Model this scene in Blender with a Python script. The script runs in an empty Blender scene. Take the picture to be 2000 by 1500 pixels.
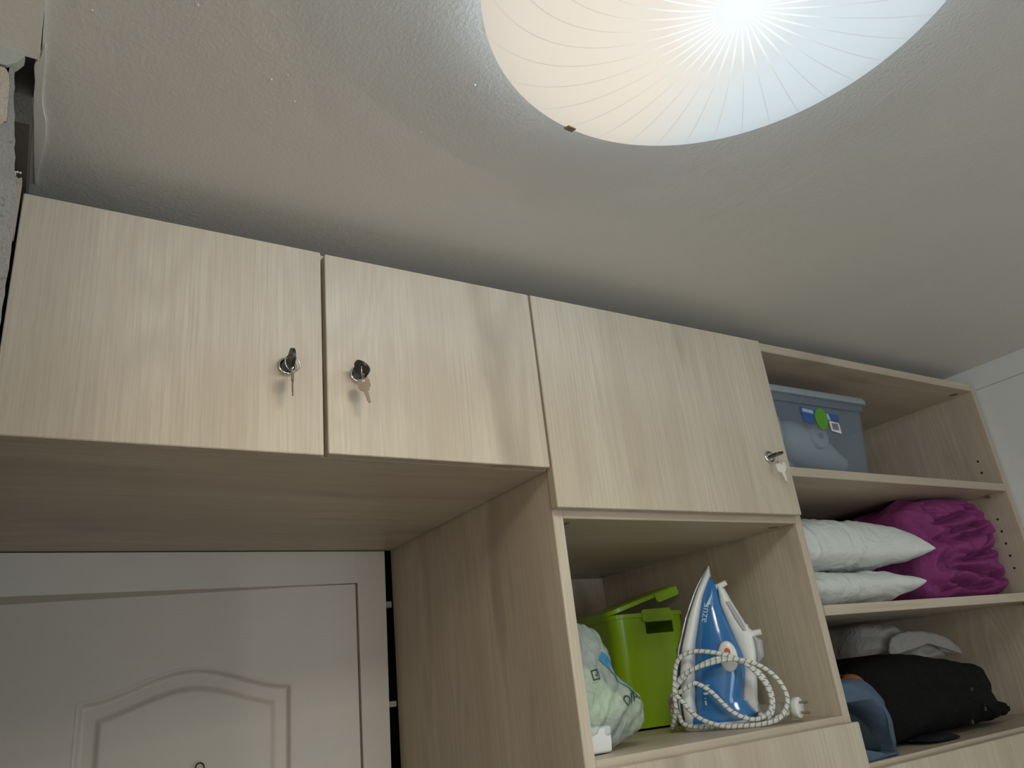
import bpy, bmesh, math, random
from mathutils import Vector, Matrix, noise
random.seed(7)
S = bpy.context.scene
COL = S.collection
H = 1.745            # camera height; z values below are written relative to it
PI = math.pi

# ------------------------------------------------------------------ camera
cam_d = bpy.data.cameras.new('camera'); cam = bpy.data.objects.new('camera', cam_d); COL.objects.link(cam)
R0 = Vector((0.84857854, -0.51813832, -0.10699133)); 
def _norm_rows():
    X = Vector((0.84857854, 0.10848245, 0.51782818)); Y = Vector((-0.51813832, 0.36832967, 0.77192353)); Z = Vector((-0.10699133, -0.92334436, 0.36876557))
    right = Vector((X[0], Y[0], Z[0])); down = Vector((X[1], Y[1], Z[1])); fwd = Vector((X[2], Y[2], Z[2]))
    return right, -down, -fwd
r_, u_, b_ = _norm_rows()
cam.matrix_world = Matrix(((r_[0], u_[0], b_[0], 0), (r_[1], u_[1], b_[1], 0), (r_[2], u_[2], b_[2], H), (0, 0, 0, 1)))
cam_d.sensor_width = 36; cam_d.lens = 1505 / 2000 * 36; cam_d.clip_start = .01
S.camera = cam

# ------------------------------------------------------------------ light
w = bpy.data.worlds.new('world'); S.world = w; w.use_nodes = True
w.node_tree.nodes['Background'].inputs[0].default_value = (.8, .85, .9, 1)
w.node_tree.nodes['Background'].inputs[1].default_value = .3
def point(name, loc, energy, color, radius):
    l = bpy.data.lights.new(name, 'POINT'); l.energy = energy; l.color = color; l.shadow_soft_size = radius
    o = bpy.data.objects.new(name, l); COL.objects.link(o); o.location = (loc[0], loc[1], loc[2] + H); return o
# led modules of the ceiling lamp, just under the glass: cool ones on the right, warm ones on the left
def spot(name, loc, energy, color):
    l = bpy.data.lights.new(name, 'SPOT'); l.energy = energy; l.color = color; l.shadow_soft_size = 0; l.spot_size = PI; l.spot_blend = 1
    o = bpy.data.objects.new(name, l); COL.objects.link(o); o.location = (loc[0], loc[1], loc[2] + H); return o
for k in range(18):
    rr = (.06, .12, .18)[k % 3]; a = 2 * PI * (k + .5) / 18; cool = math.cos(a) > 0; c = (.62, .93, 1.0) if cool else (1.0, .76, .51)
    zz = .600 + .04 * (rr / .2537) ** 2 - .006
    point('lamp_led', (.547 + rr * math.cos(a), .334 + rr * math.sin(a), zz), .064 if cool else .130, c, 0)
    spot('lamp_led_down', (.547 + rr * math.cos(a), .334 + rr * math.sin(a), zz), .40, c)
point('fill_point', (-1.05, -1.25, .35), 6.0, (1.0, .93, .82), .06)  # added fill light behind the camera, lifts side panel, ceiling and right wall
al = bpy.data.lights.new('fill_area', 'AREA'); al.shape = 'RECTANGLE'; al.size = 1.5; al.size_y = 1.2; al.energy = 9; al.color = (.80, .92, 1)  # added cool fill from behind the camera, lights door fronts and ceiling
ao = bpy.data.objects.new('fill_area', al); COL.objects.link(ao); ao.location = (.7, -2.36, -.35 + H); ao.rotation_euler = (PI / 2, 0, 0)
S.view_settings.view_transform = 'Standard'; S.view_settings.look = 'None'; S.view_settings.gamma = 1
S.view_settings.exposure = 1.0
S.view_settings.use_curve_mapping = False

# ------------------------------------------------------------------ materials
def srgb(r, g, b):
    f = lambda c: (c / 255 / 12.92) if c / 255 <= .04045 else ((c / 255 + .055) / 1.055) ** 2.4
    return (f(r), f(g), f(b), 1)
class NT:
    def __init__(s, name):
        s.m = bpy.data.materials.new(name); s.m.use_nodes = True; s.t = s.m.node_tree; s.t.nodes.clear()
        s.out = s.t.nodes.new('ShaderNodeOutputMaterial')
    def n(s, typ, **kw):
        nd = s.t.nodes.new('ShaderNode' + typ)
        for k, v in kw.items():
            if k.startswith('_'): setattr(nd, k[1:], v)
            else: nd.inputs[k.replace('__', ' ')].default_value = v
        return nd
    def l(s, a, b): s.t.links.new(a, b)
    def coords(s, scale=(1, 1, 1), rand=False, rot=(0, 0, 0)):
        tc = s.n('TexCoord'); mp = s.n('Mapping'); mp.inputs['Scale'].default_value = scale; mp.inputs['Rotation'].default_value = rot
        s.l(tc.outputs['Object'], mp.inputs['Vector'])
        if rand:
            oi = s.n('ObjectInfo'); cb = s.n('CombineXYZ'); mu = s.n('Math', _operation='MULTIPLY'); mu.inputs[1].default_value = 17
            s.l(oi.outputs['Random'], mu.inputs[0])
            for i in range(3): s.l(mu.outputs[0], cb.inputs[i])
            s.l(cb.outputs[0], mp.inputs['Location'])
        return mp.outputs[0]
    def noise(s, vec, scale, detail=3, rough=.5, dist=0):
        nd = s.n('TexNoise'); nd.inputs['Scale'].default_value = scale; nd.inputs['Detail'].default_value = detail
        nd.inputs['Roughness'].default_value = rough; nd.inputs['Distortion'].default_value = dist
        s.l(vec, nd.inputs['Vector']); return nd.outputs[0]
    def ramp(s, fac, stops):
        nd = s.n('ValToRGB'); e = nd.color_ramp.elements
        while len(e) < len(stops): e.new(.5)
        for el, (p, c) in zip(e, stops): el.position = p; el.color = c if len(c) == 4 else (*c, 1)
        s.l(fac, nd.inputs[0]); return nd.outputs[0]
    def mix(s, fac, a, b, mode='MIX'):
        nd = s.n('Mix', _data_type='RGBA', _blend_type=mode)
        for sock, v in ((nd.inputs[0], fac), (nd.inputs[6], a), (nd.inputs[7], b)):
            if hasattr(v, 'links'): s.l(v, sock)
            else: sock.default_value = v
        return nd.outputs[2]
    def math(s, op, a, b=0, clamp=False):
        nd = s.n('Math', _operation=op, _use_clamp=clamp)
        for i, v in enumerate((a, b)):
            if hasattr(v, 'links'): s.l(v, nd.inputs[i])
            else: nd.inputs[i].default_value = v
        return nd.outputs[0]
    def bump(s, h, dist=.001, strength=1):
        nd = s.n('Bump'); nd.inputs['Distance'].default_value = dist; nd.inputs['Strength'].default_value = strength
        s.l(h, nd.inputs['Height']); return nd.outputs[0]
    def pbr(s, col, rough=.5, metal=0, bump=None, **kw):
        p = s.n('BsdfPrincipled'); p.inputs['Metallic'].default_value = metal
        for sock, v in ((p.inputs['Base Color'], col), (p.inputs['Roughness'], rough)):
            if hasattr(v, 'links'): s.l(v, sock)
            else: sock.default_value = v
        for k, v in kw.items(): p.inputs[k.replace('__', ' ')].default_value = v
        if bump is not None: s.l(bump, p.inputs['Normal'])
        s.l(p.outputs[0], s.out.inputs[0]); return p

def simple(name, col, rough=.5, metal=0, nscale=40, nbump=.0004, var=.06, **kw):
    t = NT(name); v = t.coords((1, 1, 1)); n = t.noise(v, nscale, 4)
    dark = tuple(c * (1 - var) for c in col[:3]) + (1,); lite = tuple(min(1, c * (1 + var)) for c in col[:3]) + (1,)
    t.pbr(t.mix(n, dark, lite), rough, metal, t.bump(n, nbump), **kw); return t.m

def wood(name, axis, tone=1.0):
    """pale ash laminate, grain running along the given axis"""
    sc = [1, 1, 1]; t = NT(name)
    s1 = list(sc); s1['XYZ'.index(axis)] = .10
    s2 = list(sc); s2['XYZ'.index(axis)] = .02
    s3 = list(sc); s3['XYZ'.index(axis)] = .22
    broad = t.noise(t.coords(s1, True), 9, 6, .62, .25)
    fine = t.noise(t.coords(s2, True), 260, 5, .75, .15)
    ca = t.noise(t.coords(s3, True), 4.5, 2, .4, .6)
    rings = t.math('SINE', t.math('MULTIPLY', ca, 120)); 
    rings = t.math('MULTIPLY', t.math('ADD', rings, 1), .5)
    gate = t.ramp(t.noise(t.coords(s3, True), 3.0, 1), [(.48, (0, 0, 0)), (.68, (1, 1, 1))])
    spots = t.ramp(t.noise(t.coords(s3, True), 11, 2, .4, .5), [(.62, (0, 0, 0)), (.76, (1, 1, 1))])
    a = (.52 * tone, .425 * tone, .325 * tone, 1); b = (.68 * tone, .598 * tone, .482 * tone, 1)
    c = t.mix(t.ramp(broad, [(.30, (0,) * 3), (.70, (1,) * 3)]), a, b)
    c = t.mix(t.math('MULTIPLY', t.ramp(fine, [(.44, (0, 0, 0)), (.64, (1, 1, 1))]), .62), c, (.47 * tone, .385 * tone, .295 * tone, 1))
    c = t.mix(t.math('MULTIPLY', t.math('MULTIPLY', rings, gate), .60), c, (.50 * tone, .42 * tone, .335 * tone, 1))
    c = t.mix(t.math('MULTIPLY', spots, .8), c, (.40 * tone, .325 * tone, .25 * tone, 1))
    vo = t.n('TexVoronoi'); vo.inputs['Scale'].default_value = 4.2; t.l(t.coords(s3, True), vo.inputs['Vector'])
    sx = t.n('SeparateColor'); t.l(vo.outputs['Color'], sx.inputs[0])
    kn = t.math('MULTIPLY', t.ramp(vo.outputs['Distance'], [(0, (1,) * 3), (.07, (.7,) * 3), (.17, (0,) * 3)]), t.math('GREATER_THAN', sx.outputs[0], .55))
    c = t.mix(t.math('MULTIPLY', kn, .42), c, (.30 * tone, .235 * tone, .17 * tone, 1))
    t.pbr(c, .42, 0, t.bump(fine, .00035, .5), Specular__IOR__Level=.35); return t.m
W = {a: wood('ash laminate grain ' + a, a) for a in 'XYZ'}
M = {}
def plaster(name, col, relief=.004, patches=True):
    t = NT(name); v = t.coords()
    fine = t.noise(v, 190, 5, .6); strokes = t.noise(t.coords((1, .35, 1), rot=(0, 0, .7)), 38, 4, .6, 1.2); lumps = t.noise(v, 5, 3, .5, .5)
    gate = t.ramp(t.noise(v, 2.2, 2), [(.4, (.12,) * 3), (.68, (1,) * 3)])
    h = t.math('ADD', t.math('MULTIPLY', fine, .34), t.math('MULTIPLY', t.math('MULTIPLY', strokes, gate), .65))
    h = t.math('ADD', h, t.math('MULTIPLY', lumps, .8))
    c = t.mix(t.noise(v, 3, 3), tuple(x * .95 for x in col[:3]) + (1,), tuple(min(1, x * 1.04) for x in col[:3]) + (1,))
    t.pbr(c, .75, 0, t.bump(h, relief, .9), Specular__IOR__Level=.2); return t.m
M['ceiling'] = plaster('painted ceiling plaster', (.755, .74, .705, 1), .0022)
M['wall'] = plaster('white painted wall plaster', (.80, .81, .80, 1), .002)
M['cream'] = plaster('cream painted wall plaster', (.82, .74, .62, 1), .002)
M['whiteplaster'] = plaster('fresh white plaster', (.80, .79, .75, 1), .002)
def rough_conc(name, col, col2):
    t = NT(name); v = t.coords(); a = t.noise(v, 60, 6, .7); b = t.noise(v, 260, 4, .7); sp = t.ramp(t.noise(v, 120, 2), [(.6, (0,) * 3), (.72, (1,) * 3)])
    c = t.mix(a, col, col2); c = t.mix(t.math('MULTIPLY', sp, .5), c, (.12, .11, .10, 1))
    t.pbr(c, .9, 0, t.bump(t.math('ADD', a, b), .004, 1)); return t.m
M['concrete'] = rough_conc('rough grey concrete', (.26, .255, .24, 1), (.42, .41, .385, 1))
M['darkcavity'] = rough_conc('masonry darkened for cavity shade', (.11, .095, .08, 1), (.17, .15, .125, 1))  # dark brown stands in for the shade inside the cavity
M['tan'] = rough_conc('tan old plaster', (.50, .42, .34, 1), (.62, .53, .44, 1))
M['greenish'] = simple('grey green old paint', (.36, .37, .32, 1), .8, 0, 80, .001)
M['floor'] = simple('floor laminate', (.50, .41, .31, 1), .5, 0, 9, .0005, .2)
def painted_door(name, col):
    t = NT(name); n = t.noise(t.coords((.05, 1, 1)), 420, 4, .7); n2 = t.noise(t.coords((1, 1, 1)), 4, 2)
    c = t.mix(n2, tuple(x * .96 for x in col[:3]) + (1,), tuple(x * 1.03 for x in col[:3]) + (1,))
    t.pbr(c, .42, 0, t.bump(n, .0008, .6)); return t.m
M['door'] = painted_door('white textured door paint', (.68, .62, .545, 1))
M['frame'] = simple('white frame paint', (.67, .62, .55, 1), .45, 0, 12, .0003, .04)
M['black'] = simple('black plastic', (.018, .017, .015, 1), .38, 0, 60, .0002)
M['wire'] = simple('dark wire', (.03, .022, .016, 1), .4, .6)
M['chrome'] = simple('polished nickel', (.75, .73, .70, 1), .16, 1, 20, 0)
M['brass'] = simple('nickel key metal', (.30, .25, .19, 1), .45, .6, 90, .0001)
M['palekey'] = simple('pale key metal', (.50, .49, .45, 1), .5, .35, 90, .0001)  # lighter than the other key metal
M['steel'] = simple('brushed steel', (.42, .43, .45, 1), .35, .9, 90, .0001)
M['fitting'] = simple('brown fitting cap', (.20, .16, .115, 1), .5)
M['hole'] = simple('dark drilled hole', (.02, .018, .015, 1), .9)
M['shim'] = simple('grey shim', (.34, .33, .32, 1), .7)
M['backwall'] = simple('wall darkened for slit shade', (.05, .05, .055, 1), .9)  # near-black colour stands in for the shade in the casing slit
M['whiteplastic'] = simple('white plastic', (.82, .83, .80, 1), .28, 0, 8, .0001, .02)
M['greyplastic'] = simple('grey plastic', (.45, .44, .45, 1), .3, 0, 8, .0001)
M['red'] = simple('red print', (.65, .12, .06, 1), .4)
def tank():
    t = NT('blue translucent tank plastic'); n = t.noise(t.coords(), 9, 2)
    c = t.mix(n, (.020, .13, .38, 1), (.045, .24, .55, 1)); t.pbr(c, .14, 0, None, Coat__Weight=.6, Coat__Roughness=.08); return t.m
M['blue'] = tank()
M['green'] = simple('lime green plastic', (.33, .56, .012, 1), .30, 0, 14, .0002, .04)
M['greendark'] = simple('inside of green plastic', (.22, .40, .012, 1), .5)
M['mark'] = simple('pale print', (.62, .72, .80, 1), .4)
M['ink'] = simple('black print', (.03, .05, .04, 1), .5)
M['bandblue'] = simple('blue print', (.04, .22, .42, 1), .4)
M['labelblue'] = simple('blue label', (.035, .10, .32, 1), .4)
M['labelpale'] = simple('pale label patch', (.42, .52, .72, 1), .4)
M['labelgreen'] = simple('green label', (.10, .35, .02, 1), .4)
M['labelgrey'] = simple('barcode grey', (.20, .18, .18, 1), .5)
def see_through(name, col, alpha, rough, bump=0, nsc=30):
    t = NT(name); p = t.n('BsdfPrincipled'); p.inputs['Base Color'].default_value = col; p.inputs['Roughness'].default_value = rough
    if bump:
        n = t.noise(t.coords(), nsc, 4, .6, 1.5); t.l(t.bump(n, bump, 1), p.inputs['Normal'])
    tr = t.n('BsdfTransparent'); tr.inputs[0].default_value = tuple(min(1, .80 + c * .2) for c in col[:3]) + (1,)
    mx = t.n('MixShader'); mx.inputs[0].default_value = alpha
    t.l(tr.outputs[0], mx.inputs[1]); t.l(p.outputs[0], mx.inputs[2]); t.l(mx.outputs[0], t.out.inputs[0]); return t.m
M['boxbody'] = see_through('frosted blue grey box plastic', (.37, .45, .53, 1), .25, .18)
M['boxlid'] = simple('blue grey lid plastic', (.30, .35, .38, 1), .3, 0, 10, .0002)
M['bagfilm'] = see_through('translucent bag film', (.74, .82, .80, 1), .40, .2, .007, 26)
M['bagfilm2'] = see_through('thin white bag film', (.66, .64, .62, 1), .62, .3, .008, 22)
def cloth(name, col, var=.15, sheen=.3, bump=.0015, nsc=60, rough=.9):
    t = NT(name); v = t.coords(); n = t.noise(v, nsc, 5, .6); n2 = t.noise(v, 450, 2); f = t.noise(v, 9, 4, .5, 1.2)
    dark = tuple(c * (1 - var) for c in col[:3]) + (1,); lite = tuple(min(1, c * (1 + var)) for c in col[:3]) + (1,)
    h = t.math('ADD', t.math('MULTIPLY', f, 6), t.math('ADD', n, t.math('MULTIPLY', n2, .4)))
    p = t.pbr(t.mix(n, dark, lite), rough, 0, t.bump(h, bump, .8), Sheen__Weight=sheen, Specular__IOR__Level=.15)
    p.inputs['Sheen Tint'].default_value = lite; return t.m
M['pillow'] = cloth('white pillow cotton', (.80, .83, .80, 1), .03, .1, .0040, 14)
M['plush'] = cloth('purple plush', (.27, .055, .19, 1), .3, .4, .0016, 90)
M['blackcloth'] = cloth('black jacket cloth', (.0085, .0085, .008, 1), .2, .04, .003, 20)
M['denim'] = cloth('blue grey denim', (.095, .135, .20, 1), .2, .1, .001, 60)
M['navy'] = cloth('dark navy cloth', (.012, .015, .022, 1), .2, .05, .002, 30)
M['teal'] = cloth('dark teal cloth', (.03, .045, .05, 1), .2, .05, .002, 30)
M['orange'] = cloth('orange cloth', (.28, .09, .03, 1), .2, .1)
M['greencloth'] = cloth('pale green tissue', (.50, .66, .34, 1), .1, .1, .002)
M['carton'] = simple('white carton', (.82, .82, .82, 1), .5)
M['darkred'] = cloth('dark maroon cloth', (.035, .02, .02, 1), .3, .05)
M['bagdark'] = see_through('thin grey bag film', (.16, .15, .145, 1), .8, .4, .006, 22)
def cord_mat():
    t = NT('braided white and grey cord'); tc = t.n('TexCoord'); sp = t.n('SeparateXYZ'); t.l(tc.outputs['UV'], sp.inputs[0])
    ph = t.math('ADD', t.math('MULTIPLY', sp.outputs[0], 2 * PI), t.math('MULTIPLY', sp.outputs[1], 2 * PI))
    s = t.math('SINE', ph); c = t.ramp(s, [(.0, (.75, .75, .70)), (.78, (.70, .70, .66)), (.92, (.22, .24, .24))])
    t.pbr(c, .8, 0, t.bump(s, .0006, .5)); return t.m
M['cord'] = cord_mat()

# ------------------------------------------------------------------ geometry helpers (world coordinates, z relative to camera height)
class G:
    def __init__(s): s.v = []; s.f = []; s.uv = {}
    def add(s, vs, fs):
        b = len(s.v); s.v += [tuple(v) for v in vs]; s.f += [tuple(i + b for i in f) for f in fs]; return b
    def box(s, x0, y0, z0, x1, y1, z1):
        vs = [(x, y, z) for x in (x0, x1) for y in (y0, y1) for z in (z0, z1)]
        s.add(vs, [(0, 1, 3, 2), (4, 6, 7, 5), (0, 4, 5, 1), (2, 3, 7, 6), (0, 2, 6, 4), (1, 5, 7, 3)]); return s
    def prism(s, pts, fa, fb):
        """pts: 2d outline; fa, fb map a 2d point to 3d on either face"""
        n = len(pts); vs = [fa(*p) for p in pts] + [fb(*p) for p in pts]
        s.add(vs, [tuple(range(n)), tuple(range(2 * n - 1, n - 1, -1))] + [(i, i + n, (i + 1) % n + n, (i + 1) % n) for i in range(n)]); return s
    def rings(s, rings, cap=True, closed=True):
        n = len(rings[0]); vs = [p for r in rings for p in r]; fs = []
        for k in range(len(rings) - 1):
            for i in range(n if closed else n - 1):
                j = (i + 1) % n; fs.append((k * n + i, k * n + j, (k + 1) * n + j, (k + 1) * n + i))
        if cap: fs += [tuple(range(n - 1, -1, -1)), tuple(range((len(rings) - 1) * n, len(rings) * n))]
        s.add(vs, fs); return s
    def tube(s, path, r, n=10, closed=False, twist=0):
        P = [Vector(p) for p in path]; N = len(P); up = Vector((0, 0, 1)); rs = []
        t0 = (P[1] - P[0]).normalized(); nrm = t0.orthogonal().normalized()
        for i in range(N):
            a = P[(i - 1) % N] if (closed or i) else P[0]; b = P[(i + 1) % N] if (closed or i < N - 1) else P[-1]
            t = (b - a).normalized(); nrm = (nrm - t * nrm.dot(t)).normalized(); bi = t.cross(nrm)
            rr = r(i / (N - 1)) if callable(r) else r
            rs.append([P[i] + (nrm * math.cos(2 * PI * k / n) + bi * math.sin(2 * PI * k / n)) * rr for k in range(n)])
        if closed: rs.append(rs[0])
        s.rings(rs, cap=not closed); return s
    def cyl(s, a, b, r, n=24, r2=None):
        a = Vector(a); b = Vector(b); t = (b - a).normalized(); u = t.orthogonal().normalized(); v = t.cross(u)
        rs = [[p + (u * math.cos(2 * PI * k / n) + v * math.sin(2 * PI * k / n)) * q for k in range(n)] for p, q in ((a, r), (b, r2 or r))]
        s.rings(rs); return s
    def lathe(s, prof, c, n=48, cap=False):
        s.rings([[(c[0] + r * math.cos(2 * PI * k / n), c[1] + r * math.sin(2 * PI * k / n), z) for k in range(n)] for r, z in prof], cap=cap); return s
def obj(name, g, mat, parent=None, smooth=False, bevel=0, base=None, sub=0, auto=None):
    me = bpy.data.meshes.new(name)
    if parent is not None: org = Vector(parent['org'])
    elif base is not None: org = Vector(base)
    else:
        xs, ys, zs = zip(*g.v); org = Vector(((min(xs) + max(xs)) / 2, (min(ys) + max(ys)) / 2, min(zs)))
    me.from_pydata([tuple(Vector(v) - org) for v in g.v], [], g.f); me.update()
    bm = bmesh.new(); bm.from_mesh(me); bmesh.ops.recalc_face_normals(bm, faces=bm.faces[:])
    if bevel: bmesh.ops.bevel(bm, geom=bm.edges[:], offset=bevel, segments=2, affect='EDGES', clamp_overlap=True)
    bm.to_mesh(me); bm.free()
    if smooth:
        for p in me.polygons: p.use_smooth = True
        if auto is not None: me.set_sharp_from_angle(angle=math.radians(auto))
    if mat is not None: me.materials.append(mat)
    o = bpy.data.objects.new(name, me); COL.objects.link(o)
    o['org'] = list(org)
    if parent is not None: o.parent = parent
    else: o.location = org + Vector((0, 0, H))
    if sub:
        md = o.modifiers.new('subdivision', 'SUBSURF'); md.levels = sub; md.render_levels = sub
    return o
def thing(name, label, cat, base, group=None):
    o = bpy.data.objects.new(name, None); COL.objects.link(o); o.empty_display_size = .05
    o.location = Vector(base) + Vector((0, 0, H)); o['org'] = list(base); o['label'] = label; o['category'] = cat
    if group: o['group'] = group
    return o
def tag(o, label, cat, group=None):
    o['label'] = label; o['category'] = cat
    if group: o['group'] = group
    return o
def struct(o): o['kind'] = 'structure'; return o
def board(name, x0, y0, z0, x1, y1, z1, grain, parent=None, bevel=.0009):
    return obj(name, G().box(x0, y0, z0, x1, y1, z1), W[grain], parent, bevel=bevel)
def spline(pts, k=8, closed=True):
    n = len(pts); out = []
    for i in range(n if closed else n - 1):
        g = (lambda j: pts[j % n]) if closed else (lambda j: pts[max(0, min(n - 1, j))])
        p0, p1, p2, p3 = (Vector(g(i + d)) for d in (-1, 0, 1, 2))
        for q in range(k):
            t = q / k; out.append(.5 * ((2 * p1) + (p2 - p0) * t + (2 * p0 - 5 * p1 + 4 * p2 - p3) * t * t + (3 * p1 - p0 - 3 * p2 + p3) * t ** 3))
    if not closed: out.append(Vector(pts[-1]))
    return out
def nz(x, y, z, s=1, o=0): return noise.noise(Vector((x * s + o, y * s + o * 1.7, z * s - o)))

# ------------------------------------------------------------------ room
FL = -H; CZ = .703
struct(obj('floor', G().box(-1.62, -2.42, FL - .05, 2.24, 1.78, FL), M['floor']))
def ceiling():
    g = G().box(-.0440, .785, CZ, 2.24, 1.90, CZ + .06); g.box(-.0395, -2.42, CZ, 2.24, .785, CZ + .06)
    return struct(obj('ceiling', g, M['ceiling'], base=(0, 0, CZ)))
ceil = ceiling()
g = G()
for x, y in ((.0023, .7035), (.0964, .6507), (.1924, .7221), (.2077, .7078), (.2272, .7464), (.393, .7334), (1.2819, .6759), (1.6268, .8097), (.9493, 1.1566 - .2), (.4175, .5679 + .06)):
    for k in (0,):
        r = random.uniform(.0010, .0019); g.lathe([(.0001, CZ - r), (r * .8, CZ - r * .6), (r, CZ + .001)], (x, y), 7)
obj('plaster_specks', g, M['whiteplaster'], ceil)
# lower soffit left of the wardrobe, its chipped edge a little proud of the ceiling
g = G(); edge = []
N = 60
for i in range(N + 1):
    y = -2.4 + (.79 + 2.4) * i / N; edge.append((-.0385 + .0035 * nz(y, 0, 0, 14) + (.0 if y < .72 else (y - .72) * -.04), y))
pts = [(-1.62, -2.4)] + edge + [(-1.62, .79)]
pts = [(-1.62, -2.4)] + edge + [(-1.62, .79)]
g.prism(pts, lambda x, y: (x, y, .695), lambda x, y: (x, y, .73))
struct(obj('ceiling_soffit', g, M['whiteplaster'], base=(0, 0, .695)))
struct(obj('wall_right', G().box(2.222, -2.42, FL, 2.30, 1.78, .80), M['wall'], base=(2.222, 0, 0)))
# painted seam where the lower coat stops on the right wall
struct(obj('trim_1', G().box(2.2205, -2.4, .6395, 2.2225, 1.0, .6410), M['greyplastic']))
struct(obj('wall_far_left', G().box(-1.68, -2.42, FL, -1.60, .80, .80), M['cream'], base=(-1.6, 0, 0)))
g = G(); g.box(-1.68, -2.50, FL, -.05, -2.40, .8); g.box(1.45, -2.50, FL, 2.3, -2.40, .8); g.box(-.05, -2.50, FL, 1.45, -2.40, -.95); g.box(-.05, -2.50, .25, 1.45, -2.40, .8)
struct(obj('wall_front', g, M['wall'], base=(0, -2.4, 0)))
g = G()
for a in ((-.05, -.95, 1.45, -.90), (-.05, .20, 1.45, .25), (-.05, -.95, 0, .25), (1.40, -.95, 1.45, .25), (.68, -.95, .72, .25)): g.box(a[0], -2.46, a[1], a[2], -2.42, a[3])
struct(obj('added_window', g, M['frame']))  # unseen window frame, added around the fill light
# rear wall behind the wardrobe and the door frame, coloured near black for the shade beside the casing
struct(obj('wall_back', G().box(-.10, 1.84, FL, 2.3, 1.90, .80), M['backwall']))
# rough stub of wall left of the wardrobe
stub = [(-.0607, .674), (-.0585, .6435), (-.0539, .6041), (-.0492, .5663), (-.0462, .5417), (-.0440, .526), (-.0415, .518), (-.0400, .506), (-.0404, .4816), (-.0396, .4462), (-.0400, .4119), (-.0394, .368), (-.040, .30), (-.040, FL), (-1.62, FL), (-1.62, .674)]
den = []
for i in range(len(stub)):
    a = stub[i]; b = stub[(i + 1) % len(stub)]; den.append(a)
    if i < 11:
        for k in (1, 2, 3, 4): den.append((a[0] + (b[0] - a[0]) * k / 5 + random.uniform(-.0007, .0007), a[1] + (b[1] - a[1]) * k / 5))
wl = struct(obj('wall_left', G().prism(den, lambda x, z: (x, .79, z), lambda x, z: (x - .005 * (x > -.5), .86, z)), M['concrete'], base=(-.04, .79, 0)))
obj('plaster_band', G().prism([(-1.6, .672), (-.0685, .6725), (-.060, .680), (-.0545, .690), (-.054, .697), (-1.6, .697)], lambda x, z: (x, .786, z), lambda x, z: (x, .80, z)), M['greenish'], wl)
tp = spline([(-.085, .672), (-.0741, .6705), (-.0684, .6687), (-.0640, .6553), (-.0622, .6283), (-.0608, .604), (-.0628, .6016), (-.0656, .5957), (-.0700, .590), (-.085, .585), (-.11, .6)], 6)
obj('old_plaster', G().prism([(p[0] + .0005 * nz(p[0], p[1], 0, 400), p[1] + .0008 * nz(p[1], p[0], 0, 500)) for p in tp], lambda x, z: (x, .7875, z), lambda x, z: (x, .80, z)), M['tan'], wl)
obj('cavity_wall', G().box(-.13, .86, FL, -.066, 1.84, .78).box(-.14, .785, .78, -.0395, 1.90, .82).box(-.14, .86, .66, -.044, 1.84, .79).box(-.14, .79, .66, -.066, .86, .79), M['darkcavity'], wl)
st = [(-.0454, .8053), (-.0397, .7895), (-.0366, .770), (-.0355, .7859), (-.036, .8194), (-.0361, .8548), (-.0341, .8771), (-.0305, .8997), (-.0295, .9349), (-.0324, .9738), (-.0353, 1.0035), (-.0364, 1.036), (-.0389, .9993), (-.0422, .9149), (-.0443, .8678), (-.044, .8318)]
sp_ = spline(st, 5)
struct(obj('ceiling_plaster_edge', G().prism([(p[0], p[1]) for p in sp_], lambda x, y: (x, y, CZ - .003), lambda x, y: (x, y, CZ + .004)), M['whiteplaster'], base=(-.04, .9, CZ)))
# crumbling plaster at the foot of the cavity
g = G(); rs = []
for i in range(14):
    t = i / 13; rs.append([(-.0655 + .0185 * t, .93 + .004 * nz(i, 0, 0, .9), .560), (-.0655 + .0185 * t, .93, .634 + .004 * nz(i, 3, 0, .8)), (-.0655 + .0185 * t, .955, .637 + .004 * nz(i, 5, 2, .8)), (-.0655 + .0185 * t, .955, .560)])
g.rings(rs); obj('broken_plaster', g, M['tan'], wl)
g = G()
for i in range(9):
    x = -.066 + .019 * i / 9 + random.uniform(-.001, .001); z = .634 + random.uniform(-.002, .003); s = random.uniform(.0012, .0028)
    g.lathe([(0.0001, z - s), (s, z - s * .4), (s * .9, z + s * .5), (.0001, z + s)], (x, .925 + random.uniform(-.004, .002)), 7)
g.tube([(-.0655, .924, .632), (-.0655, .922, .622), (-.0645, .922, .612), (-.0655, .923, .605)], .0014, 6)
o = obj('plaster_crumbs', g, M['whiteplaster'], wl)

# ------------------------------------------------------------------ door under the overhead cabinet
dr = bpy.data.objects.new('door_1', None); COL.objects.link(dr); dr.location = (.30, 1.65, 0); dr['org'] = [.30, 1.65, -H]; dr['kind'] = 'structure'
g = G()
g.prism([(-.13, .2485), (-.022, .2497), (.637, .2575), (.637, .3265), (-.13, .3265)], lambda x, z: (x, 1.645, z), lambda x, z: (x, 1.835, z))
g.prism([(.637, FL), (.6955, FL), (.6955, -.20), (.7035, .3265), (.637, .3265)], lambda x, z: (x, 1.645, z), lambda x, z: (x, 1.835, z))
g.box(-.13, 1.645, FL, -.072, 1.835, .2485)
obj('door_frame', g, M['frame'], dr, bevel=.0006)
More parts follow.
